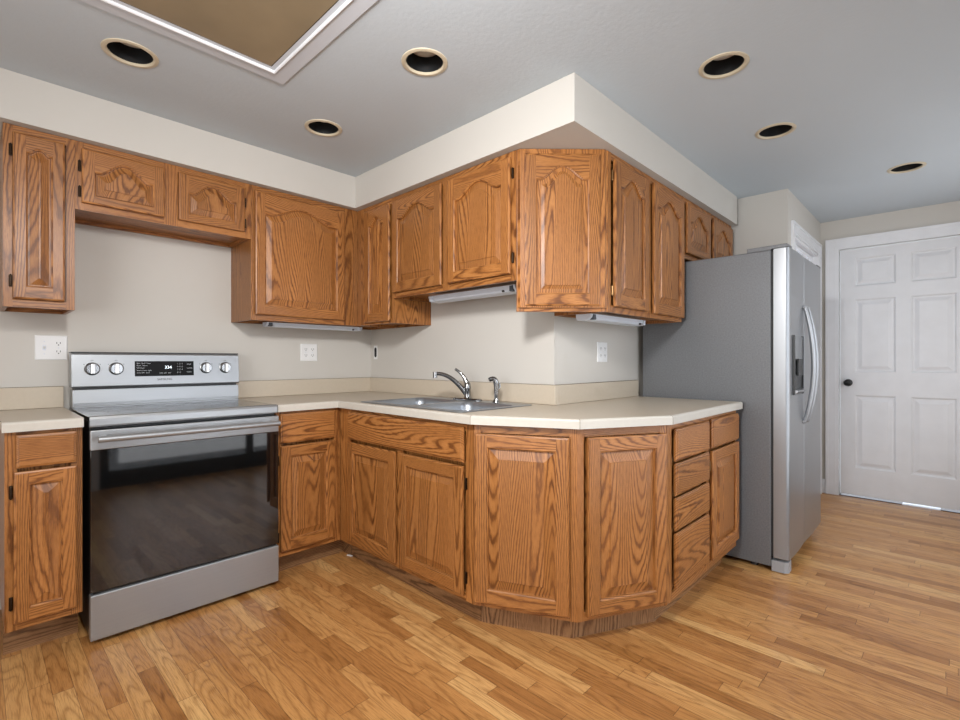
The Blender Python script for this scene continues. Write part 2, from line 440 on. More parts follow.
# glazed white door in the wall beyond the fridge
gd = MB(); Wd = DX1 - DX0; mi = 'blind'
gd.box(0.012, 0.08, 0.030, 0.070, 0.0, 2.02, mi); gd.box(Wd - 0.08, Wd - 0.012, 0.030, 0.070, 0, 2.02, mi)
gd.box(0.08, Wd - 0.08, 0.030, 0.070, 2.003, 2.02, mi); gd.box(0.08, Wd - 0.08, 0.030, 0.070, 0, 0.25, mi)
gd.box(Wd / 3 - 0.011, Wd / 3 + 0.011, 0.04, 0.06, 0.25, 2.003, mi); gd.box(2 * Wd / 3 - 0.011, 2 * Wd / 3 + 0.011, 0.04, 0.06, 0.25, 2.003, mi)
for z in (0.58, 0.92, 1.26, 1.60): gd.box(0.08, Wd - 0.08, 0.04, 0.06, z - 0.011, z + 0.011, mi)
gdo = struct(gd.build('door_2', loc=(DX0, YJ, 0)))
MB().box(0.08, Wd - 0.08, 0.049, 0.051, 0.25, 2.003, 'glass').build('door_glass', gdo)
struct(casing('x', Wd, DZ, 0.090).build('trim_3', loc=(DX0, YJ, 0)))
jb = MB(); jb.box(DX0, DX0 + 0.012, YJ, YJ + 0.12, 0, DZ, 'trim'); jb.box(DX1 - 0.012, DX1, YJ, YJ + 0.12, 0, DZ, 'trim'); jb.box(DX0, DX1, YJ, YJ + 0.12, DZ - 0.02, DZ, 'trim')
struct(jb.build('trim_4'))

# sliding patio door behind the camera (seen in the oven glass)
sl = MB()
for x0, x1, y0 in ((-1.30, 0.03, YB - 0.05), (-0.03, 1.30, YB - 0.09)):
    sl.box(x0, x0 + 0.07, y0, y0 + 0.035, 0.03, 2.04, 'wood_sill'); sl.box(x1 - 0.07, x1, y0, y0 + 0.035, 0.03, 2.04, 'wood_sill')
    sl.box(x0, x1, y0, y0 + 0.035, 0.03, 0.15, 'wood_sill'); sl.box(x0, x1, y0, y0 + 0.035, 1.97, 2.04, 'wood_sill')
sl.box(-1.30, 1.30, YB - 0.12, YB, 0.0, 0.03, 'wood_sill')
slo = struct(sl.build('window_1'))
MB().box(-1.23, -0.04, YB - 0.035, YB - 0.031, 0.15, 1.97, 'glass').build('window_pane', slo)
MB().box(0.04, 1.23, YB - 0.075, YB - 0.071, 0.15, 1.97, 'glass').build('window_pane', slo)
struct(casing('x', 2.60, 2.06, 0.075).build('trim_5', loc=(1.30, YB, 0), rotz=R(180)))

# ------------------------------------------------------------------ cabinet pieces (local: x right, y into cabinet, z up, front of frame at y=0)
DT = 0.021
def arch(t, rise):
    t = abs(t)
    if rise == 0: return 0.0
    if t > 0.82: return 0.0
    c = 0.5 + 0.5 * math.cos(math.pi * t / 0.82)
    return rise * (c ** 0.72)
def door_mesh(W, H, rise=0.0, sw=0.052, rail=0.055, slope=0.028, N=32):
    b = MB(); m = 'oak'; mi = b.mat(m)
    e = 0.007; fy = -DT; ey = -DT + 0.006
    top0 = H - rail - rise                 # shoulder height of the opening
    def topz(x, x0, x1):
        return top0 + arch((2 * (x - x0) / (x1 - x0)) - 1, rise)
    # edge, back, lip
    rects = [[(o, y, o), (W - o, y, o), (W - o, y, H - o), (o, y, H - o)] for o, y in ((0.009, 0.0), (0.009, -0.0055), (0.0005, -0.0065), (0.0, -0.008), (0.0, ey - 0.002), (0.0015, ey - 0.004), (e - 0.001, fy + 0.0005), (e, fy))]
    off = (random.uniform(0, 40), random.uniform(0, 40))
    for a, c in zip(rects, rects[1:]):
        for i in range(4):
            j = (i + 1) % 4; b.gface([a[i], a[j], c[j], c[i]], mi, 'x' if i in (0, 2) else 'z', off)
    # stiles and rails
    b.gface([(e, fy, e), (sw, fy, e), (sw, fy, H - e), (e, fy, H - e)], mi, 'z')
    b.gface([(W - sw, fy, e), (W - e, fy, e), (W - e, fy, H - e), (W - sw, fy, H - e)], mi, 'z')
    b.gface([(sw, fy, e), (W - sw, fy, e), (W - sw, fy, rail), (sw, fy, rail)], mi, 'x')
    off = (random.uniform(0, 40), random.uniform(0, 40))
    for i in range(N):
        x0 = sw + (W - 2 * sw) * i / N; x1 = sw + (W - 2 * sw) * (i + 1) / N
        b.gface([(x0, fy, topz(x0, sw, W - sw)), (x1, fy, topz(x1, sw, W - sw)), (x1, fy, H - e), (x0, fy, H - e)], mi, 'x', off)
    # opening rings: bead, groove, raised slope, field
    half = (W - 2 * sw) / 2; sl_ = min(slope, half * 0.62, (top0 - rail) * 0.42)
    prof = [(0, 0), (0.002, 0.0025), (0.0055, 0.004), (0.0065, 0.0135), (0.0120, 0.0135), (0.0120 + sl_, 0.0050), (0.0130 + sl_, 0.0015)]
    rings = []
    for o, d in prof:
        y = fy + d; x0, x1, z0 = sw + o, W - sw - o, rail + o
        pts = [(x0, y, z0), (x1, y, z0)]
        for i in range(N + 1):
            x = x1 + (x0 - x1) * i / N
            pts.append((x, y, topz(x, x0, x1) - o))
        rings.append(pts)
    offs = [(random.uniform(0, 40), random.uniform(0, 40)) for _ in range(3)]
    n = len(rings[0])
    for q, (a, c) in enumerate(zip(rings, rings[1:])):
        for i in range(n):
            j = (i + 1) % n
            g = 'x' if (i == 0 or 2 <= i < n - 1) and q < 3 else 'z'
            b.gface([a[i], a[j], c[j], c[i]], mi, g, offs[0 if q < 3 else 1])
    # field as vertical strips
    a = rings[-1]; x0, x1, z0 = a[0][0], a[1][0], a[0][2]; y = a[0][1]
    top = a[2:]
    for i in range(N):
        p, q2 = top[i], top[i + 1]
        b.gface([(q2[0], y, z0), (p[0], y, z0), p, q2], mi, 'z', offs[1])
    return b
def drawer_mesh(W, H):
    b = MB(); mi = b.mat('oak'); off = (random.uniform(0, 40), random.uniform(0, 40)); fy = -DT
    rings = [[(o, y, o), (W - o, y, o), (W - o, y, H - o), (o, y, H - o)] for o, y in
             ((0.009, 0.0), (0.009, -0.0055), (0.0005, -0.0065), (0.0, -0.008), (0.0, fy + 0.008), (0.002, fy + 0.0055), (0.008, fy + 0.004), (0.0085, fy + 0.001), (0.0105, fy), (0.012, fy))]
    for a, c in zip(rings, rings[1:]):
        for i in range(4):
            j = (i + 1) % 4; b.gface([a[i], a[j], c[j], c[i]], mi, 'x', off)
    b.gface(rings[-1], mi, 'x', off)
    return b
def hinge_mesh(mat='bronze'):
    b = MB(); b.box(-0.0055, 0.0055, -0.0035, 0.0, -0.024, 0.024, mat)
    b.cyl((0, -0.006, -0.021), (0, -0.006, 0.021), 0.0045, 0.0045, mat, 10)
    b.cyl((0, -0.006, -0.026), (0, -0.006, -0.021), 0.0025, 0.004, mat, 10); b.cyl((0, -0.006, 0.021), (0, -0.006, 0.026), 0.004, 0.0025, mat, 10)
    return b
def add_door(root, x0, x1, z0, z1, rise=0.0, hinge=None, hm='bronze', hz=None, **kw):
    d = door_mesh(x1 - x0, z1 - z0, rise, **kw).build('door', root, loc=(x0, 0, z0))
    if hinge:
        x = -0.007 if hinge == 'l' else (x1 - x0) + 0.007
        for z in (hz or (0.075, (z1 - z0) - 0.075)):
            hinge_mesh(hm).build('hinge', d, loc=(x, 0, z))
    return d
def add_drawer(root, x0, x1, z0, z1, name='drawer'):
    return drawer_mesh(x1 - x0, z1 - z0).build(name, root, loc=(x0, 0, z0))
def frame(root, W, z0, z1, stiles, rails, recess=True, T=0.02):
    """face frame of boards: stiles = [(x0,x1)], rails=[(x0,x1,z0,z1)]"""
    b = MB()
    for a, c in stiles: b.box(a, c, 0, T, z0, z1, 'oak', 'z')
    for a, c, p, q in rails: b.box(a, c, 0.0006, T, p, q, 'oak', 'x')
    return b.build('face_frame', root, weld=False)
def stile_frame(root, W, z0, z1, st, top=0.035, bot=0.035, ends=(0.03, 0.03)):
    xs = [(0, ends[0])] + [(a, b) for a, b in st] + [(W - ends[1], W)]
    rails = []
    for (a, b), (c, d) in zip(xs, xs[1:]):
        rails += [(b, c, z0, z0 + bot), (b, c, z1 - top, z1)]
    frame(root, W, z0, z1, xs, rails)
def body_upper(root, W, D, z0, z1, T=0.015):
    b = MB()
    b.box(0, T, 0.02, D, z0, z1, 'oak', 'z'); b.box(W - T, W, 0.02, D, z0, z1, 'oak', 'z')
    b.box(T, W - T, 0.021, D, z0 + 0.018, z0 + 0.032, 'oak', 'x'); b.box(T, W - T, 0.021, D, z1 - T, z1, 'oak', 'x')
    b.box(T, W - T, D - 0.012, D, z0 + 0.032, z1 - T, 'oak', 'z'); b.box(T, W - T, D - 0.018, D, z0, z0 + 0.018, 'oak', 'x')
    b.box(T, W - T, 0.021, 0.027, z0 + 0.032, z1 - T, 'oak', 'z')
    return b.build('body', root, weld=False)
def body_base(root, W, D, z0, z1, T=0.016):
    b = MB()
    b.box(0, T, 0.02, D, z0, z1, 'oak', 'z'); b.box(W - T, W, 0.02, D, z0, z1, 'oak', 'z')
    b.box(T, W - T, 0.021, D, z0, z0 + T, 'oak', 'x'); b.box(T, W - T, D - 0.01, D, z0 + T, z1, 'oak', 'z')
    b.box(T, W - T, 0.021, 0.027, z0 + T, z1, 'oak', 'z')
    return b.build('body', root, weld=False)
def toe(root, pts, z1=0.112, T=0.016):
    """toe kick following local polyline"""
    b = MB()
    for (ax, ay), (bx, by) in zip(pts, pts[1:]):
        d = Vector((bx - ax, by - ay)).normalized(); n = Vector((-d.y, d.x))
        if n.y < 0: n = -n
        p = [(ax, ay), (bx, by), (bx + n.x * T, by + n.y * T), (ax + n.x * T, ay + n.y * T)]
        b.prism(p, 0, z1, 'oak_toe', 'z' if len(pts) == 99 else 'x')
    return b.build('toe_kick', root, weld=False)

ZU = 1.372; UT = ZT - 0.002; BZ = 0.112; BT = 0.875
G_UP = None
# ---- wall cabinets on the range wall
t = thing('wall_cabinet', 'tall narrow oak wall cabinet at far left above the light switch', 'cabinet', (-1.990, -0.305, 0), 0, 'oak wall cabinets')
body_upper(t, 0.232, 0.304, ZU - 0.004, UT); stile_frame(t, 0.232, ZU - 0.004, UT, [])
add_door(t, 0.030, 0.196, 1.402, 2.100, 0.022, 'l', sw=0.040, rail=0.052, slope=0.03)
t = thing('wall_cabinet', 'short wide oak wall cabinet with two arched doors over the range', 'cabinet', (-1.757, -0.305, 0), 0, 'oak wall cabinets')
body_upper(t, 0.765, 0.304, 1.824, UT); stile_frame(t, 0.765, 1.824, UT, [(0.345, 0.405)])
add_door(t, 0.022, 0.344, 1.856, 2.100, 0.060, 'l', hz=(0.05, 0.165), sw=0.045, rail=0.036, slope=0.026)
add_door(t, 0.405, 0.727, 1.856, 2.100, 0.060, 'r', hz=(0.05, 0.165), sw=0.045, rail=0.036, slope=0.026)
t = thing('wall_cabinet', 'oak wall cabinet with one wide arched door right of the range, in the corner', 'cabinet', (-0.991, -0.305, 0), 0, 'oak wall cabinets')
body_upper(t, 0.989, 0.304, ZU, UT); stile_frame(t, 0.685, ZU, UT, [], ends=(0.03, 0.10))
add_door(t, 0.018, 0.580, 1.402, 2.100, 0.062)
# ---- wall cabinets on the sink wall (face -x)
t = thing('wall_cabinet', 'narrow oak corner wall cabinet with one slim door left of the sink cabinets', 'cabinet', (-0.305, -0.308, 0), R(-90), 'oak wall cabinets')
body_upper(t, 0.388, 0.303, ZU, UT); stile_frame(t, 0.388, ZU, UT, [], ends=(0.09, 0.012))
add_door(t, 0.096, 0.374, 1.385, 2.098, 0.050, sw=0.062, rail=0.052, slope=0.045)
t = thing('wall_cabinet', 'raised oak wall cabinet with two arched doors above the sink', 'cabinet', (-0.305, -0.698, 0), R(-90), 'oak wall cabinets')
body_upper(t, 0.968, 0.303, 1.520, UT); stile_frame(t, 0.968, 1.520, UT, [(0.455, 0.510)])
add_door(t, 0.016, 0.456, 1.552, 2.102, 0.062); add_door(t, 0.509, 0.945, 1.552, 2.102, 0.062, 'r')
# ---- diagonal corner wall cabinet
p0 = Vector((-0.305, YC - 0.003)); p1 = Vector((-0.003, YC - 0.307))
ang = math.atan2(p1.y - p0.y, p1.x - p0.x); Lf = (p1 - p0).length
t = thing('corner_wall_cabinet', 'diagonal oak wall cabinet with one arched door on the outside corner under the soffit', 'cabinet', (p0.x, p0.y, 0), ang)
b = MB(); inv = Matrix.Rotation(-ang, 2)
def loc2(p, o, a): q = Matrix.Rotation(-a, 2) @ (Vector(p) - Vector(o)); return (q.x, q.y)
po = [loc2(q, p0, ang) for q in ((-0.302, YC - 0.022), (-0.022, YC - 0.304), (-0.003, YC - 0.304), (-0.003, YC - 0.003), (-0.302, YC - 0.003))]
b.prism(po, ZU + 0.018, UT, 'oak')
b.build('body', t, weld=False)
stile_frame(t, Lf, ZU, UT, [], ends=(0.035, 0.035))
add_door(t, 0.037, Lf - 0.038, 1.398, 2.108, 0.062, 'r', hm='brass')
# ---- wall cabinets on the short return wall
t = thing('wall_cabinet', 'oak wall cabinet with two tall arched doors left of the refrigerator', 'cabinet', (0.0, YC - 0.307, 0), 0, 'oak wall cabinets')
body_upper(t, 0.880, 0.305, ZU, UT); stile_frame(t, 0.880, ZU, UT, [(0.400, 0.462)])
add_door(t, 0.040, 0.400, 1.400, 2.100, 0.062, 'l', hm='brass'); add_door(t, 0.462, 0.874, 1.396, 2.100, 0.062)
t = thing('wall_cabinet', 'short oak wall cabinet with two arched doors above the refrigerator', 'cabinet', (0.882, YC - 0.307, 0), 0, 'oak wall cabinets')
body_upper(t, 0.916, 0.305, 1.765, UT); stile_frame(t, 0.916, 1.765, UT, [(0.44, 0.49)])
add_door(t, 0.036, 0.440, 1.795, 2.100, 0.060, 'l', hm='brass', hz=(0.06, 0.23), rail=0.045); add_door(t, 0.490, 0.890, 1.795, 2.100, 0.060, rail=0.045)

# ---- base cabinets
t = thing('base_cabinet', 'narrow oak base cabinet with drawer and door left of the range', 'cabinet', (-1.995, -0.610, 0), 0, 'oak base cabinets')
body_base(t, 0.226, 0.606, 0.128, BT); stile_frame(t, 0.226, 0.128, BT, [], ends=(0.035, 0.035))
add_drawer(t, 0.030, 0.207, 0.737, 0.862); add_door(t, 0.024, 0.207, 0.158, 0.724, 0, 'l', sw=0.042, rail=0.048, slope=0.03)
toe(t, [(0.0, 0.115), (0.226, 0.115)], 0.128)
t = thing('base_cabinet', 'oak base cabinet with one drawer over one door right of the range', 'cabinet', (-0.983, -0.610, 0), 0, 'oak base cabinets')
body_base(t, 0.980, 0.606, BZ, BT); stile_frame(t, 0.370, BZ, BT, [], ends=(0.03, 0.04))
add_drawer(t, 0.019, 0.333, 0.708, 0.862); add_door(t, 0.019, 0.333, 0.142, 0.694, 0, 'l')
toe(t, [(0.0, 0.09), (0.445, 0.09), (0.445, 0.0)])
t = thing('sink_base_cabinet', 'oak sink base cabinet with wide false front and two doors', 'cabinet', (-0.610, -0.613, 0), R(-90))
b = MB(); T_ = 0.016; Wk = 1.075; Dk = 0.607
b.box(0, T_, 0.02, Dk, BZ, BT, 'oak', 'z'); b.box(Wk - T_, Wk, 0.02, Dk, BZ, BT, 'oak', 'z'); b.box(T_, Wk - T_, 0.021, Dk, BZ, BZ + T_, 'oak', 'x')
b.box(T_, Wk - T_, 0.021, 0.024, BZ + T_, BT, 'oak', 'z'); b.build('body', t, weld=False)
stile_frame(t, Wk, BZ, BT, [(0.54, 0.59)], ends=(0.11, 0.045))
add_drawer(t, 0.106, 1.028, 0.706, 0.858, 'false_front')
add_door(t, 0.106, 0.546, 0.138, 0.690, 0); add_door(t, 0.578, 1.026, 0.138, 0.690, 0, 'r')
toe(t, [(0.0, 0.075), (1.045, 0.075)])
# angled pair round the outside corner
F0 = Vector((-0.610, -1.692)); F1 = Vector((-0.430, -2.082)); F2 = Vector((-0.055, -2.278))
def angled(label, a, c, poly, toepts, d0, d1, hl):
    an = math.atan2(c.y - a.y, c.x - a.x); L = (c - a).length
    t = thing('angled_base_cabinet', label, 'cabinet', (a.x, a.y, 0), an, 'angled oak base cabinets')
    b = MB(); b.prism([loc2(q, a, an) for q in poly], BZ, BT, 'oak'); b.build('body', t, weld=False)
    stile_frame(t, L, BZ, BT, [], ends=(0.03, 0.03)); 
    add_door(t, d0, d1, 0.134, 0.838, 0, hl, hz=(0.08, 0.60), slope=0.036)
    b = MB(); q0, q1 = [loc2(q, a, an) for q in toepts]; d = Vector(q1) - Vector(q0); nn = Vector((-d.y, d.x)).normalized() * 0.016
    b.prism([q0, q1, (q1[0] + nn.x, q1[1] + nn.y), (q0[0] + nn.x, q0[1] + nn.y)], 0, BZ, 'oak_toe', 'z'); b.build('toe_kick', t, weld=False)
    return t
def ins(a, c, d):
    n = Vector((-(c - a).y, (c - a).x)).normalized() * d; return n
n1 = ins(F0, F1, 0.021); n2 = ins(F1, F2, 0.021)
T0, T1, T2 = (-0.534, -1.662), (-0.368, -2.018), (-0.005, -2.205)
angled('angled oak base cabinet with one door next to the sink base', F0, F1,
       [tuple(F0 + n1), tuple(F1 + n1), (-0.004, -1.695)], (T0, T1), 0.010, 0.402, None)
angled('angled oak base cabinet with one door next to the drawer stack', F1, F2,
       [tuple(F1 + n2), tuple(F2 + n2), (-0.003, -1.70)], (T1, T2), 0.038, 0.413, None)
# drawers + door
xC = -0.052
t = thing('drawer_base_cabinet', 'oak base cabinet with stack of four drawers beside a drawer and door, left of refrigerator', 'cabinet', (xC, -2.279, 0))
b = MB(); b.prism([(0.002, 0.021), (0.920, 0.021), (0.920, 0.607), (0.058, 0.607)], BZ, BT, 'oak'); b.build('body', t, weld=False)
stile_frame(t, 0.922, BZ, BT, [(0.455, 0.500)], ends=(0.05, 0.015))
for z0, z1 in ((0.708, 0.849), (0.562, 0.700), (0.411, 0.552), (0.165, 0.400)): add_drawer(t, 0.060, 0.456, z0, z1)
add_drawer(t, 0.496, 0.912, 0.708, 0.852); add_door(t, 0.496, 0.912, 0.158, 0.697, 0, 'l', hm='brass')
toe(t, [(0.046, 0.075), (0.920, 0.075)])

# ------------------------------------------------------------------ countertops
def offset_in(p, c, q, d):
    p, c, q = Vector(p), Vector(c), Vector(q)
    d1 = (c - p).normalized(); d2 = (q - c).normalized()
    a = Vector((-d1.y, d1.x)); b_ = Vector((-d2.y, d2.x)); m_ = (a + b_).normalized(); return c + m_ * d / max(0.2, m_.dot(a))
def counter(label, poly, front, hole, splash, name='countertop'):
    """poly CCW; front = index range of the front edge polyline (points), hole = rect or None"""
    Z1, Z0 = 0.914, 0.876
    root = thing(name, label, 'countertop', (poly[0][0], poly[0][1], Z0))
    ox, oy = poly[0]
    bm = bmesh.new(); edges = []
    def loop(pts, z):
        vv = [bm.verts.new((x - ox, y - oy, z - Z0)) for x, y in pts]
        es = [bm.edges.new((vv[i], vv[(i + 1) % len(vv)])) for i in range(len(vv))]
        return vv, es
    v1, e1 = loop(poly, Z1 - 0.0005); allv = e1[:]
    if hole:
        hp = [(hole[0], hole[1]), (hole[2], hole[1]), (hole[2], hole[3]), (hole[0], hole[3])]
        hv, he = loop(hp, Z1 - 0.0005); allv += he
    bmesh.ops.triangle_fill(bm, use_beauty=True, use_dissolve=False, edges=allv)
    if hole:
        for f in list(bm.faces):
            c = f.calc_center_median()
            if hole[0] < c.x + ox < hole[2] and hole[1] < c.y + oy < hole[3]: bm.faces.remove(f)
    ext = bmesh.ops.extrude_face_region(bm, geom=bm.faces[:])
    for el in ext['geom']:
        if isinstance(el, bmesh.types.BMVert): el.co.z = 0.003
    bmesh.ops.recalc_face_normals(bm, faces=bm.faces[:])
    me = bpy.data.meshes.new('worktop'); bm.to_mesh(me); bm.free(); me.materials.append(M['counter'])
    o = bpy.data.objects.new('worktop', me); COL.objects.link(o); o.parent = root
    # postformed front edge band with a small bevel
    b = MB(); prof = [(0.0, -0.038), (0.0, -0.008), (0.002, -0.004), (0.006, -0.001), (0.012, 0.0), (0.012, -0.038)]
    pts = front; n = len(pts); rings = []
    for i in range(n):
        p = pts[max(i - 1, 0)]; c = pts[i]; q = pts[min(i + 1, n - 1)]
        ring = []
        for d, z in prof:
            d = d - 0.006
            if i == 0: dd = (Vector(q) - Vector(c)).normalized(); w_ = Vector(c) + Vector((-dd.y, dd.x)) * d
            elif i == n - 1: dd = (Vector(c) - Vector(p)).normalized(); w_ = Vector(c) + Vector((-dd.y, dd.x)) * d
            else: w_ = offset_in(p, c, q, d)
            ring.append((w_.x - ox, w_.y - oy, Z1 + z - Z0))
        rings.append(ring)
    mi = b.mat('counter_edge')
    for a, c in zip(rings, rings[1:]):
        for i in range(len(prof)):
            j = (i + 1) % len(prof); b.gface([a[i], a[j], c[j], c[i]], mi)
    b.gface(rings[0], mi); b.gface(rings[-1][::-1], mi)
    eo = b.build('edge_band', root); eo['label'] = 'pale rounded front edge'
    for q in range(1, n - 1):                 # mitre seams
        if len(pts) > 3 and q in (2, 3, 4):
            r = rings[q]; s_ = MB(); s_.tube([(x, y, z) for x, y, z in r[:5]], 0.0009, 'seam', 6); s_.build('mitre_seam', root)
    for (x0, x1, y0, y1) in splash:
        MB().box(x0 - ox, x1 - ox, y0 - oy, y1 - oy, 0.0385, 0.140, 'counter').build('backsplash', root, bevel=0.002)
        MB().box(x0 - ox, x1 - ox, y0 - oy, y1 - oy, 0.1402, 0.1412, 'seam').build('caulk_line', root)
    return root
front_main = [(-0.984, -0.635), (-0.635, -0.635), (-0.635, -1.698), (-0.445, -2.103), (-0.062, -2.304), (0.878, -2.304)]
SH = (-0.560, -1.585, -0.130, -0.825)
counter('L-shaped beige laminate countertop running from the range past the sink to the refrigerator',
        [(-0.984, -0.635), (-0.635, -0.635), (-0.635, -1.698), (-0.445, -2.103), (-0.062, -2.304), (0.878, -2.304), (0.878, YC - 0.001), (-0.001, YC - 0.001), (-0.001, -0.001), (-0.984, -0.001)],
        front_main, SH,
        [(-0.984, -0.002, -0.020, -0.001), (-0.020, -0.002, YC - 0.021, -0.0205), (-0.0015, 0.906, YC - 0.021, YC - 0.001)])
counter('small beige laminate countertop left of the range under the light switch', [(-2.003, -0.635), (-1.768, -0.635), (-1.768, -0.001), (-2.003, -0.001)],
        [(-2.003, -0.635), (-1.768, -0.635)], None, [(-2.003, -1.768, -0.020, -0.001)])

# ------------------------------------------------------------------ sink
Z = 0.9145
t = thing('kitchen_sink', 'double bowl stainless steel sink set in the beige countertop', 'sink', (-0.345, -1.200, Z))
b = MB(); rx, ry = 0.262, 0.407
def rrect(cx, cy, hx, hy, r, z, n=6):
    pts = []
    for qx, qy, a0 in ((1, 1, 0), (-1, 1, 90), (-1, -1, 180), (1, -1, 270)):
        for i in range(n + 1):
            a = R(a0 + 90 * i / n); pts.append((cx + qx * (hx - r) + r * math.cos(a), cy + qy * (hy - r) + r * math.sin(a), z))
    return pts
# rim deck as filled plate with two holes
bm = bmesh.new(); ed = []
def lp(pts):
    vv = [bm.verts.new(p) for p in pts]
    for i in range(len(vv)): ed.append(bm.edges.new((vv[i], vv[(i + 1) % len(vv)])))
    return vv
bowls = [(-0.030, 0.200), (-0.030, -0.200)]
HX, HY = 0.188, 0.178
lp(rrect(0, 0, rx - 0.004, ry - 0.004, 0.03, 0.0035))
for cx, cy in bowls: lp(rrect(cx, cy, HX, HY, 0.05, 0.0035))
bmesh.ops.triangle_fill(bm, use_beauty=True, edges=ed)
for f in list(bm.faces):
    c = f.calc_center_median()
    if any(abs(c.x - cx) < HX - 0.004 and abs(c.y - cy) < HY - 0.004 for cx, cy in bowls) and f.calc_area() > 0:
        # only faces whose every vertex lies on that bowl loop
        if any(all(abs(v.co.x - cx) <= HX + 1e-4 and abs(v.co.y - cy) <= HY + 1e-4 for v in f.verts) for cx, cy in bowls): bm.faces.remove(f)
bmesh.ops.recalc_face_normals(bm, faces=bm.faces[:])
for f in bm.faces:
    if f.normal.z < 0: f.normal_flip()
me = bpy.data.meshes.new('rim'); bm.to_mesh(me); bm.free(); me.materials.append(M['sink'])
ro = bpy.data.objects.new('rim', me); COL.objects.link(ro); ro.parent = t
e = MB(); e.ringset([rrect(0, 0, rx, ry, 0.032, 0.0005), rrect(0, 0, rx - 0.0015, ry - 0.0015, 0.031, 0.003), rrect(0, 0, rx - 0.004, ry - 0.004, 0.03, 0.0036)], 'sink', close_last=False)
e.build('rim_edge', t, smooth=True)
for cx, cy in bowls:
    e = MB()
    e.ringset([rrect(cx, cy, HX, HY, 0.05, 0.0035), rrect(cx, cy, HX - 0.004, HY - 0.004, 0.05, 0.000), rrect(cx, cy, HX - 0.010, HY - 0.010, 0.055, -0.02),
               rrect(cx, cy, HX - 0.018, HY - 0.018, 0.06, -0.14), rrect(cx, cy, HX - 0.03, HY - 0.03, 0.06, -0.160), rrect(cx, cy, 0.05, 0.05, 0.045, -0.168)], 'sink')
    bo = e.build('bowl', t, smooth=True)
    MB().cyl((cx, cy, -0.1675), (cx, cy, -0.164), 0.042, 0.038, 'chrome', 24).build('drain', bo)
# ---- faucet
t = thing('kitchen_faucet', 'chrome single lever faucet on the sink deck, spout turned left', 'faucet', (-0.130, -1.165, Z + 0.004))
b = MB(); b.ringset([rrect(0, 0, 0.026, 0.105, 0.024, 0.0), rrect(0, 0, 0.026, 0.105, 0.024, 0.006), rrect(0, 0, 0.021, 0.100, 0.02, 0.011)], 'chrome'); b.build('base_plate', t, smooth=True)
b = MB(); b.ringset([[(r * math.cos(2 * math.pi * i / 24), r * math.sin(2 * math.pi * i / 24), z) for i in range(24)] for z, r in
     ((0.010, 0.024), (0.014, 0.021), (0.020, 0.019), (0.060, 0.019), (0.062, 0.0205), (0.070, 0.0205), (0.095, 0.017), (0.105, 0.010))], 'chrome'); b.build('valve_body', t, smooth=True)
def bez(p, n=18):
    p = [Vector(q) for q in p]; out = []
    for i in range(n + 1):
        s = i / n; out.append(p[0] * (1 - s) ** 3 + p[1] * 3 * s * (1 - s) ** 2 + p[2] * 3 * s * s * (1 - s) + p[3] * s ** 3)
    return out
sp_ = bez([(-0.004, 0.006, 0.035), (-0.045, 0.040, 0.105), (-0.082, 0.074, 0.155), (-0.145, 0.112, 0.150)])
b = MB(); b.tube(sp_, [0.015 - 0.005 * i / 18 for i in range(19)], 'chrome'); b.build('spout', t, smooth=True)
b = MB(); b.cyl((-0.145, 0.112, 0.160), (-0.145, 0.112, 0.126), 0.0125, 0.0125, 'chrome', 18); b.build('aerator', t, smooth=True)
hp = bez([(0.0, 0.0, 0.085), (-0.004, 0.012, 0.125), (-0.018, 0.030, 0.155), (-0.045, 0.055, 0.176)])
b = MB(); b.tube(hp, [0.016, 0.0155, 0.015, 0.014, 0.013, 0.0125, 0.012, 0.011, 0.0105, 0.010, 0.0095, 0.009, 0.0085, 0.008, 0.0078, 0.0076, 0.0075, 0.0075, 0.0072], 'chrome'); b.build('lever_handle', t, smooth=True)
# ---- sprayer
t = thing('sink_sprayer', 'chrome side sprayer standing right of the faucet', 'sprayer', (-0.130, -1.385, Z + 0.0037))
b = MB(); b.cyl((0, 0, 0), (0, 0, 0.012), 0.022, 0.018, 'chrome'); b.cyl((0, 0, 0.012), (0, 0, 0.020), 0.015, 0.013, 'chrome'); b.build('base', t, smooth=True)
b = MB(); b.tube(bez([(0, 0, 0.018), (0, 0, 0.095), (0.006, -0.004, 0.138), (-0.026, 0.018, 0.124)], 16), [0.011, 0.0115, 0.012, 0.0125, 0.013, 0.0135, 0.014, 0.0145, 0.015, 0.015, 0.0145, 0.014, 0.0135, 0.013, 0.013, 0.0125, 0.012], 'chrome'); b.build('spray_head', t, smooth=True)
b = MB(); b.cyl((-0.026, 0.018, 0.124), (-0.033, 0.023, 0.120), 0.0125, 0.011, 'black', 16); b.build('nozzle', t, smooth=True)
b = MB(); b.tube([(0.013, -0.006, 0.070), (0.019, -0.009, 0.085), (0.016, -0.008, 0.105)], 0.005, 'chrome', 8); b.build('trigger', t, smooth=True)

# ------------------------------------------------------------------ range
RW = 0.757; RX = -1.7515; RF = -0.655
t = thing('electric_range', 'stainless steel electric range with black glass oven door between base cabinets', 'range', (RX, 0, 0))
b = MB(); b.box(0.003, RW - 0.003, RF + 0.028, -0.045, 0.018, 0.895, 'black'); 
b.build('body', t, bevel=0.002)
for x in (0.05, RW - 0.05):
    for y in (-0.58, -0.10): MB().cyl((x, y, 0), (x, y, 0.018), 0.015, 0.015, 'black', 12).build('foot', t)
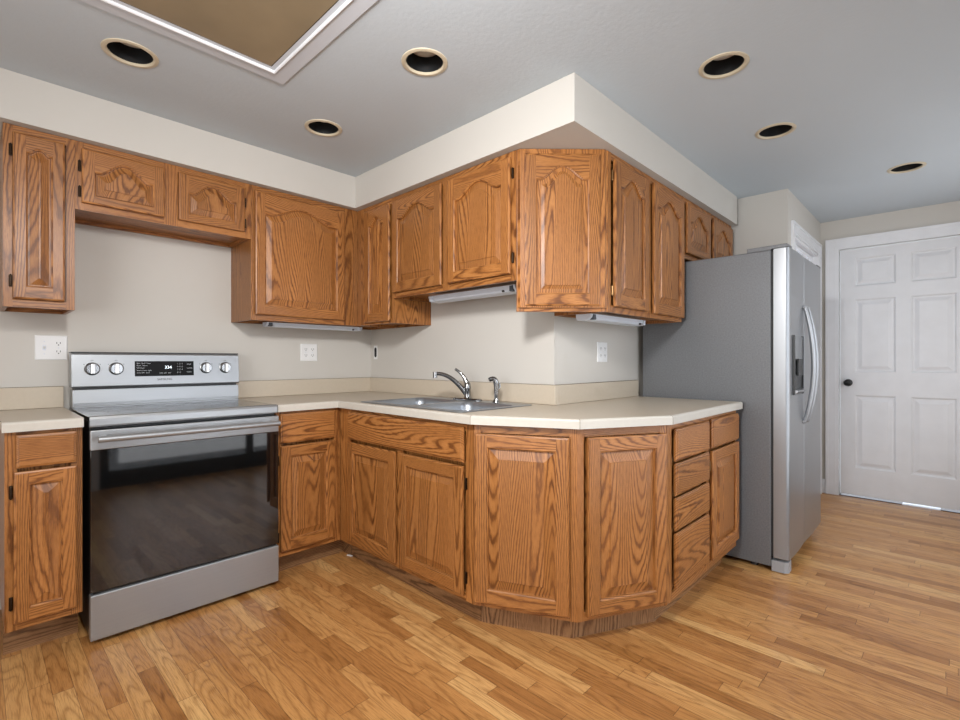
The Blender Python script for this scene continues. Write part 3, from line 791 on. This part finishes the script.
# cooktop
b = MB(); b.box(0.0, RW, RF + 0.012, -0.052, 0.896, 0.914, 'cooktop'); ct = b.build('cooktop', t, bevel=0.002)
for cx, cy, r in ((0.20, -0.47, 0.115), (0.20, -0.20, 0.075), (0.56, -0.47, 0.085), (0.56, -0.21, 0.10), (0.38, -0.30, 0.05)):
    e = MB(); mi = e.mat('ring'); n = 48
    for rr in ((r, r - 0.002), (r * 0.66, r * 0.66 - 0.0015)):
        for i in range(n):
            a0, a1 = 2 * math.pi * i / n, 2 * math.pi * (i + 1) / n
            e.gface([(cx + rr[1] * math.cos(a0), cy + rr[1] * math.sin(a0), 0.9144), (cx + rr[0] * math.cos(a0), cy + rr[0] * math.sin(a0), 0.9144),
                     (cx + rr[0] * math.cos(a1), cy + rr[0] * math.sin(a1), 0.9144), (cx + rr[1] * math.cos(a1), cy + rr[1] * math.sin(a1), 0.9144)], mi)
    e.build('burner', ct)
# steel front lip with rounded top
b = MB(); b.profile_x([(RF + 0.03, 0.872), (RF, 0.874), (RF - 0.002, 0.880), (RF - 0.001, 0.905), (RF + 0.003, 0.914), (RF + 0.012, 0.917), (RF + 0.03, 0.9165)], 0.0, RW, 'steel'); b.build('front_lip', t)
# oven door
DF = RF - 0.018
dz0, dz1 = 0.214, 0.862
b = MB(); b.box(0.002, RW - 0.002, DF + 0.008, RF + 0.027, dz0, dz1, 'black', ); od = b.build('oven_door', t)
b = MB(); b.box(0.0, RW, DF, DF + 0.03, 0.782, dz1 - 0.001, 'steel'); b.build('upper_panel', od, bevel=0.003)
b = MB(); b.box(0.001, RW - 0.001, DF + 0.0015, DF + 0.0079, dz0, 0.7815, 'glass_black'); b.build('window', od, bevel=0.001)
b = MB(); hz = 0.830
hb = [(0.030, DF - 0.012, hz), (0.036, DF - 0.045, hz), (0.05, DF - 0.052, hz), (RW / 2, DF - 0.052, hz), (RW - 0.05, DF - 0.052, hz), (RW - 0.036, DF - 0.045, hz), (RW - 0.030, DF - 0.012, hz)]
b.tube([(0.018, DF - 0.050, hz), (RW / 2, DF - 0.050, hz), (RW - 0.018, DF - 0.050, hz)], 0.0125, 'steel', 20)
for x in (0.045, RW - 0.045): b.cyl((x, DF, hz), (x, DF - 0.045, hz), 0.011, 0.011, 'steel', 16)
b.build('handle', od, smooth=True)
# drawer
b = MB(); b.box(0.0, RW, DF - 0.002, RF + 0.02, 0.020, 0.202, 'steel'); b.build('storage_drawer', t, bevel=0.004)
b = MB(); b.box(0.01, RW - 0.01, DF + 0.01, RF + 0.026, 0.203, 0.212, 'black'); b.build('drawer_gap_seal', t)
# back guard
BY = -0.140
b = MB(); b.profile_x([(-0.05, 0.914), (BY - 0.002, 0.9145), (BY - 0.002, 0.920), (BY + 0.004, 0.922), (BY + 0.004, 0.935), (BY, 0.936), (BY + 0.006, 1.000), (-0.05, 1.000)], 0.004, RW - 0.004, 'steel'); b.build('vent_riser', t)
b = MB(); b.box(0.012, RW - 0.012, BY + 0.016, -0.055, 1.000, 1.020, 'black'); b.build('vent_slot', t)
b = MB(); b.profile_x([(-0.05, 1.014), (BY + 0.006, 1.012), (BY, 1.017), (BY + 0.012, 1.170), (BY + 0.018, 1.178), (-0.05, 1.180)], 0.0, RW, 'steel'); cpn = b.build('control_panel', t, bevel=0.0015)
b = MB(); b.box(-0.001, RW + 0.001, BY + 0.018, -0.046, 1.179, 1.184, 'black'); b.build('panel_cap', t)
def py(z): return BY + 0.012 * (z - 1.017) / 0.153          # panel surface y at height z
PXs = lambda X_: X_ - RX
tilt = math.atan2(0.012, 0.153)
# display
dx0, dx1, dzz0, dzz1 = 0.250, 0.520, 1.061, 1.139
b = MB(); y0 = py(1.1)
b.face([(dx0, py(dzz0) - 0.0012, dzz0), (dx1, py(dzz0) - 0.0012, dzz0), (dx1, py(dzz1) - 0.0012, dzz1), (dx0, py(dzz1) - 0.0012, dzz1)], [(0, 0)] * 4, b.mat('black_gloss'))
b.box(dx0 - 0.004, dx1 + 0.004, py(dzz0) + 0.0, py(dzz0) + 0.012, dzz0 - 0.004, dzz1 + 0.004, 'steel') if False else None
disp = b.build('display', cpn)
def text(s, name, parent, loc, size, mat, rot, align='CENTER', ext=0.0002):
    cu = bpy.data.curves.new(name, 'FONT'); cu.body = s; cu.size = size; cu.align_x = align; cu.align_y = 'CENTER'; cu.extrude = ext
    o = bpy.data.objects.new(name, cu); COL.objects.link(o)
    dg = bpy.context.evaluated_depsgraph_get(); dg.update()
    me = bpy.data.meshes.new_from_object(o.evaluated_get(dg)); bpy.data.objects.remove(o); me.materials.clear(); me.materials.append(M[mat])
    o = bpy.data.objects.new(name, me); COL.objects.link(o); o.parent = parent; o.location = loc; o.rotation_euler = rot
    return o
rt = (R(90) - tilt, 0, 0)
text('334', 'clock_digits', disp, (dx0 + 0.148, py(1.106) - 0.0018, 1.106), 0.022, 'led', rt)
# small printed legends on the display
def legend(s, x, z, size=0.0062, a='LEFT', par=None, mat='led'):
    return text(s, 'legend', par or disp, (x, py(z) - 0.0018, z), size, mat, rt, a, 0.0001)
M['print'] = plain('pale_print', (178, 182, 186), 0.5).m
lines = [('Bake  Broil  Conv', 1.128), ('Roast  Warm', 1.116), ('Self Clean', 1.104), ('Steam Clean  Light', 1.091), ('Oven Off   Lock', 1.079)]
tx = []
for s_, z_ in lines: tx.append(legend(s_, dx0 + 0.008, z_, 0.0085, mat='print'))
for i, row in enumerate(('1  2  3', '4  5  6', '7  8  9', '0  C')): legend(row, dx0 + 0.190, 1.125 - i * 0.0155, 0.010, mat='print')
for i, row in enumerate(('TIMER', 'CLOCK', 'START')): legend(row, dx0 + 0.236, 1.122 - i * 0.021, 0.008, mat='print')
legend('MIN  SET  OFF', dx0 + 0.108, 1.076, 0.0085, mat='print')
text('SAMSUNG', 'brand_lettering', cpn, (0.382, py(1.043) - 0.0006, 1.043), 0.0150, 'slot', rt)
# knobs
for kx in (0.078, 0.173, 0.582, 0.682):
    kz = 1.102
    e = MB(); n = 32; y = py(kz)
    prof = ((0.0, 0.0310), (-0.004, 0.0310), (-0.006, 0.0280), (-0.020, 0.0265), (-0.023, 0.0240))
    e.ringset([[(r * math.cos(2 * math.pi * i / n), d, r * math.sin(2 * math.pi * i / n)) for i in range(n)] for d, r in prof], 'chrome')
    ko = e.build('control_knob', cpn, loc=(kx, y, kz), smooth=True)
    e = MB(); e.box(-0.0085, 0.0085, -0.034, -0.0225, -0.025, 0.025, 'bright_grip'); e.build('grip', ko, bevel=0.003)
    e = MB(); e.box(-0.0245, 0.0245, -0.0006, 0, 0.0, 0.0, 'ink') if False else None
    for a_ in (-60, -30, 0, 30, 60, 90, -90):
        if abs(a_) > 60: continue
    text('OFF', 'legend', cpn, (kx, py(kz + 0.040) - 0.0006, kz + 0.040), 0.007, 'ink', rt)
    for a_ in (-55, 55):
        e = MB(); cx_, cz_ = kx + 0.038 * math.sin(R(a_)), kz + 0.038 * math.cos(R(a_))
        e.cyl((cx_, py(cz_) - 0.0007, cz_), (cx_, py(cz_), cz_), 0.002, 0.002, 'ink', 8); e.build('dial_mark', cpn)

# ------------------------------------------------------------------ refrigerator
FX0, FX1 = 0.926, 1.818; FY0, FY1 = -2.437, -1.705
t = thing('refrigerator', 'stainless side by side refrigerator with grey textured side in the nook', 'refrigerator', (FX0, FY1, 0))
def L(x): return x - FX0
b = MB(); b.box(0, FX1 - FX0, FY0 - FY1, 0, 0.025, 1.742, 'fridge_side'); b.build('case', t, bevel=0.004)
for x in (0.05, FX1 - FX0 - 0.05):
    for y in (-0.64, -0.06): MB().cyl((x, y, 0), (x, y, 0.026), 0.02, 0.02, 'gasket', 12).build('foot', t)
b = MB(); b.box(0.008, FX1 - FX0 - 0.008, FY0 - FY1 - 0.012, FY0 - FY1, 0.085, 1.738, 'gasket'); b.build('door_gasket', t)
xs_ = 1.293
def fdoor(x0, x1, rl, rr):
    """door slab, rounded front corners; front at y -2.525"""
    yb, yf = FY0 - FY1 - 0.012, -2.522 - FY1; r = 0.020; pts = [(x0, yb)]
    if rl:
        pts += [(x0 + r - r * math.cos(a), yf + r - r * math.sin(a)) for a in [R(v) for v in range(0, 91, 10)]]
    else: pts.append((x0, yf + 0.001)); pts.append((x0 + 0.001, yf))
    # slight bow of the front
    n = 10
    for i in range(1, n):
        s = i / n; xa = x0 + (r if rl else 0.004); xb = x1 - (r if rr else 0.004)
        pts.append((xa + (xb - xa) * s, yf - 0.004 * math.sin(math.pi * s)))
    if rr: pts += [(x1 - r + r * math.sin(a), yf + r - r * math.cos(a)) for a in [R(v) for v in range(0, 91, 10)]]
    else: pts.append((x1 - 0.001, yf)); pts.append((x1, yf + 0.001))
    pts.append((x1, yb))
    e = MB(); e.prism(pts, 0.078, 1.745, 'steel_v'); return e
fd = fdoor(0.0, xs_ - FX0 - 0.003, True, False).build('freezer_door', t, smooth=True)
rd = fdoor(xs_ - FX0 + 0.003, FX1 - FX0, False, True).build('fridge_door', t, smooth=True)
e = MB(); e.box(xs_ - FX0 - 0.0028, xs_ - FX0 + 0.0028, -2.516 - FY1, FY0 - FY1 - 0.012, 0.08, 1.744, 'gasket'); e.build('seam_dark_fill', t)  # dark filler put in the door seam to stand for its shade
FYF = -2.526 - FY1
# handles: two bowed bars either side of the seam
def handle(x, sgn):
    e = MB(); pts = []
    for i in range(25):
        s = i / 24; a = math.sin(math.pi * s)
        pts.append((x, FYF - 0.004 - 0.046 * a ** 0.8, 0.782 + 0.676 * s))
    e.tube(pts, [0.010 + 0.003 * math.sin(math.pi * i / 24) for i in range(25)], 'steel_v', 14)
    for z in (0.790, 1.450): e.cyl((x, FYF + 0.004, z), (x, FYF - 0.012, z), 0.011, 0.011, 'steel_v', 12)
    return e
handle(xs_ - FX0 - 0.040, -1).build('handle', fd, smooth=True); handle(xs_ - FX0 + 0.040, 1).build('handle', rd, smooth=True)
# dispenser in the freezer door
qx0, qx1 = 1.000 - FX0, 1.205 - FX0
e = MB()
e.box(qx0, qx1, FYF - 0.006, FYF + 0.002, 1.150, 1.275, 'steel_v'); dso = e.build('ice_dispenser', fd, bevel=0.002)
e = MB(); e.box(qx0 - 0.006, qx0, FYF - 0.010, FYF + 0.002, 0.955, 1.280, 'dispenser'); e.box(qx1, qx1 + 0.006, FYF - 0.010, FYF + 0.002, 0.955, 1.280, 'dispenser')
e.box(qx0, qx1, FYF - 0.004, FYF + 0.001, 0.985, 1.150, 'dispenser'); e.build('recess', dso)
e = MB(); e.profile_x([(FYF, 0.955), (FYF - 0.022, 0.972), (FYF - 0.022, 0.980), (FYF, 0.985)], qx0, qx1, 'steel_v'); e.build('drip_tray', dso)
e = MB(); e.box(qx0 + 0.05, qx1 - 0.05, FYF - 0.018, FYF - 0.004, 1.06, 1.15, 'black'); e.build('paddle', dso, bevel=0.004)
# hinge covers on top and the foot cover below
e = MB(); e.profile_x([(-0.055, 1.7425), (-0.612, 1.7425), (-0.612, 1.765), (-0.805, 1.768), (-0.815, 1.760), (-0.815, 1.748), (-0.732, 1.748), (-0.732, 1.7425)][1:] , 0.004, 0.075, 'fridge_side'); e.build('hinge_cover', t, bevel=0.002)
e = MB(); e.profile_x([(-0.612, 1.7425), (-0.612, 1.765), (-0.805, 1.768), (-0.815, 1.760), (-0.815, 1.748), (-0.732, 1.748), (-0.732, 1.7425)], FX1 - FX0 - 0.075, FX1 - FX0 - 0.004, 'fridge_side'); e.build('hinge_cover', t, bevel=0.002)
e = MB(); e.prism([(0.0, -0.735), (0.004, -0.795), (0.02, -0.812), (0.075, -0.812), (0.085, -0.735)], 0.004, 0.062, 'fridge_foot'); e.prism([(0.085, -0.738), (0.09, -0.765), (FX1 - FX0 - 0.01, -0.765), (FX1 - FX0 - 0.005, -0.738)], 0.02, 0.070, 'gasket'); e.build('kick_grille', t)

# ------------------------------------------------------------------ under-cabinet lights
def ucl(label, loc, rot, L_, D_=0.085, Hh=0.030, sock='l'):
    t = thing('under_cabinet_light', label, 'light fixture', loc, rot, 'fluorescent lights under the wall cabinets')
    e = MB(); e.profile_x([(0.0, 0.0), (0.004, -Hh * 0.55), (0.020, -Hh), (D_ - 0.006, -Hh), (D_, -Hh * 0.5), (D_, 0.0)], 0.0, L_, 'fixture'); e.build('housing', t)
    e = MB(); e.tube([(0.05, 0.014, -Hh * 0.62), (L_ - 0.05, 0.014, -Hh * 0.62)], 0.012, 'fixture', 16); e.build('tube', t, smooth=True)
    for x in (0.012, L_ - 0.034):
        e = MB(); e.box(x, x + 0.022, -0.004, 0.024, -Hh * 0.95, -0.003, 'fixture_dark' if (x < 0.1) == (sock == 'l') else 'fixture'); e.build('socket', t, bevel=0.002)
    e = MB(); e.cyl((L_ - 0.075, 0.006, -Hh * 0.75), (L_ - 0.075, -0.008, -Hh * 0.8), 0.005, 0.005, 'black', 10); e.build('switch', t)
    return t
ucl('slim white fluorescent strip under the corner wall cabinet above the four-socket outlet', (-0.865, -0.215, ZU - 0.0005), 0, 0.655, 0.06, 0.026, 'l')
ucl('white fluorescent strip light under the raised cabinets above the sink', (-0.215, -0.925, 1.5195), R(-90), 0.66, 0.09, 0.034, 'r')
ucl('white fluorescent strip light under the cabinets nearest the refrigerator', (0.015, -1.880, ZU - 0.0005), 0, 0.585, 0.09, 0.030, 'l')

# ------------------------------------------------------------------ outlets and switch
def recept(par, cx, cz, s=1.0):
    e = MB(); pts = [(cx + 0.0165 * s * math.cos(2 * math.pi * i / 24), -0.0068, cz + max(-0.0125, min(0.0125, 0.0165 * math.sin(2 * math.pi * i / 24))) * s) for i in range(24)]
    e.ringset([[(x, -0.005, z) for x, _, z in pts], pts], 'plate')
    for dx in (-0.0065, 0.0065): e.box(cx + (dx - 0.0012) * s, cx + (dx + 0.0012) * s, -0.0073, -0.0066, cz - 0.001 * s, cz + 0.0075 * s, 'slot')
    e.cyl((cx, -0.0066, cz - 0.0065 * s), (cx, -0.0073, cz - 0.0065 * s), 0.0026 * s, 0.0026 * s, 'slot', 10)
    e.build('socket', par)
def plate(name, label, cat, loc, rot, W, H, kinds):
    t = thing(name, label, cat, loc, rot, 'four-socket wall outlets' if name == 'wall_outlet' else None)
    e = MB(); e.ringset([[(-W / 2 + o, y, -H / 2 + o), (W / 2 - o, y, -H / 2 + o), (W / 2 - o, y, H / 2 - o), (-W / 2 + o, y, H / 2 - o)] for o, y in ((0, -0.0002), (0, -0.003), (0.004, -0.0055))], 'plate')
    e.build('cover_plate', t)
    for cx, kd in kinds:
        if kd == 'duplex':
            recept(t, cx, 0.0205); recept(t, cx, -0.0205)
            e = MB(); e.cyl((cx, -0.005, 0), (cx, -0.0066, 0), 0.0028, 0.0028, 'fixture', 10); e.build('screw', t)
        else:
            e = MB(); e.box(cx - 0.006, cx + 0.006, -0.0062, -0.005, -0.013, 0.013, 'fixture'); e.build('toggle_slot', t)
            e = MB(); e.profile_x([(-0.006, -0.006), (-0.016, 0.006), (-0.0155, 0.010), (-0.006, 0.005)], cx - 0.0035, cx + 0.0035, 'plate'); e.build('toggle', t)
            for z in (-0.030, 0.030):
                e = MB(); e.cyl((cx, -0.005, z), (cx, -0.0062, z), 0.0025, 0.0025, 'fixture', 10); e.build('screw', t)
plate('light_switch_and_outlet', 'white double plate with toggle switch and outlet, left of the range', 'switch plate', (-1.812, 0, 1.204), 0, 0.120, 0.118, [(-0.026, 'switch'), (0.026, 'duplex')])
plate('wall_outlet', 'white four-socket outlet plate on the wall right of the range', 'outlet', (-0.493, 0, 1.197), 0, 0.120, 0.116, [(-0.024, 'duplex'), (0.024, 'duplex')])
plate('wall_outlet', 'white four-socket outlet plate on the return wall beside the refrigerator', 'outlet', (0.480, YC, 1.191), 0, 0.112, 0.116, [(-0.024, 'duplex'), (0.024, 'duplex')])
t = thing('wall_jack', 'tiny black slot opening in the sink wall by the inside corner', 'wall opening', (0.0, -0.064, 1.203), R(-90))
e = MB(); e.ringset([[(x * s_, y, z * s_) for x, z in ((-0.018, -0.040), (0.018, -0.040), (0.018, 0.040), (-0.018, 0.040))] for s_, y in ((1.25, -0.0003), (1.22, -0.0016))], 'plate'); e.build('cover_plate', t)
e = MB(); e.ringset([rr for rr in [[(0.014 * math.cos(a), y, 0.022 * (1 if math.sin(a) > 0 else -1) + 0.014 * math.sin(a)) for a in [2 * math.pi * (i + 0.5) / 20 for i in range(20)]] for y in (-0.0016, -0.003)]], 'slot'); e.build('slot_opening', t)

# ------------------------------------------------------------------ recessed lights
wh = ['leftmost, above the left wall cabinet', 'just right of the ceiling panel', 'nearest the inside soffit corner',
      'largest one right of the soffit corner', 'middle one above the refrigerator', 'farthest one near the white six-panel door']
for (cx, cy), lab in zip(cans, wh):
    t = thing('recessed_light', 'round dark recessed light with ivory ring, ' + lab, 'recessed light', (cx, cy, CE), 0, 'recessed ceiling lights')
    n = 40
    def rg(r, z): return [(r * math.cos(2 * math.pi * i / n), r * math.sin(2 * math.pi * i / n), z) for i in range(n)]
    e = MB(); e.ringset([rg(0.093, 0.0), rg(0.092, -0.003), rg(0.086, -0.005), rg(0.078, -0.005), rg(0.074, 0.0), rg(0.074, 0.004)], 'canring', close_last=False); e.build('trim_ring', t, smooth=True)
    e = MB(); e.ringset([rg(0.0745, 0.002), rg(0.074, 0.06), rg(0.072, 0.105)], 'candark', close_last=False); e.build('baffle', t, smooth=True)
    e = MB(); e.ringset([rg(0.073, 0.070), rg(0.060, 0.058), rg(0.045, 0.050), rg(0.020, 0.046)], 'bulb'); e.build('reflector', t, smooth=True)

# ------------------------------------------------------------------ ceiling light panel
t = thing('ceiling_light_panel', 'large square unlit ceiling light box with tan diffuser and white frame', 'ceiling light', (-1.148, -1.068, CE))
S_ = 1.30
def sq(o, z): return [(-o, -o, z), (-S_ + o, -o, z), (-S_ + o, -S_ + o, z), (-o, -S_ + o, z)]
fr = MB(); fr.ringset([sq(0, 0), sq(0, -0.006), sq(0.003, -0.008), sq(0.064, -0.008)], 'flat_trim', close_last=False)
fr.build('frame', t)
fr = MB(); fr.ringset([sq(0.062, -0.006), sq(0.063, -0.013), sq(0.066, -0.015), sq(0.070, -0.013), sq(0.071, -0.004)], 'trim', close_last=False); fr.build('inner_bead', t)
fr = MB(); fr.ringset([sq(0.071, -0.0035), sq(0.088, -0.0035)], 'flat_trim', close_last=False); fr.build('inner_lip', t)
fr = MB(); fr.ringset([sq(0.088, -0.0036), sq(0.0915, -0.0030)], 'slot', close_last=False); fr.build('shadow_gap', t)
e = MB(); e.box(-S_ + 0.0915, -0.0915, -S_ + 0.0915, -0.0915, -0.0045, -0.003, 'panel'); e.build('diffuser', t)
# outside ground seen through the patio door
struct(MB().box(-9, 9, -14, YB - 0.14, -0.16, -0.05, 'gravel').build('ground'))

e = MB(); e.prism([(0.0, 0.0), (0.010, -0.030), (0.018, -0.034), (0.016, -0.012), (0.006, 0.004)], 0.0, 0.004, 'plate')
tag(e.build('paper_scrap', loc=(-0.556, -0.590, 0.0)), 'tiny white scrap on the floor in the corner by the toe kick', 'scrap')
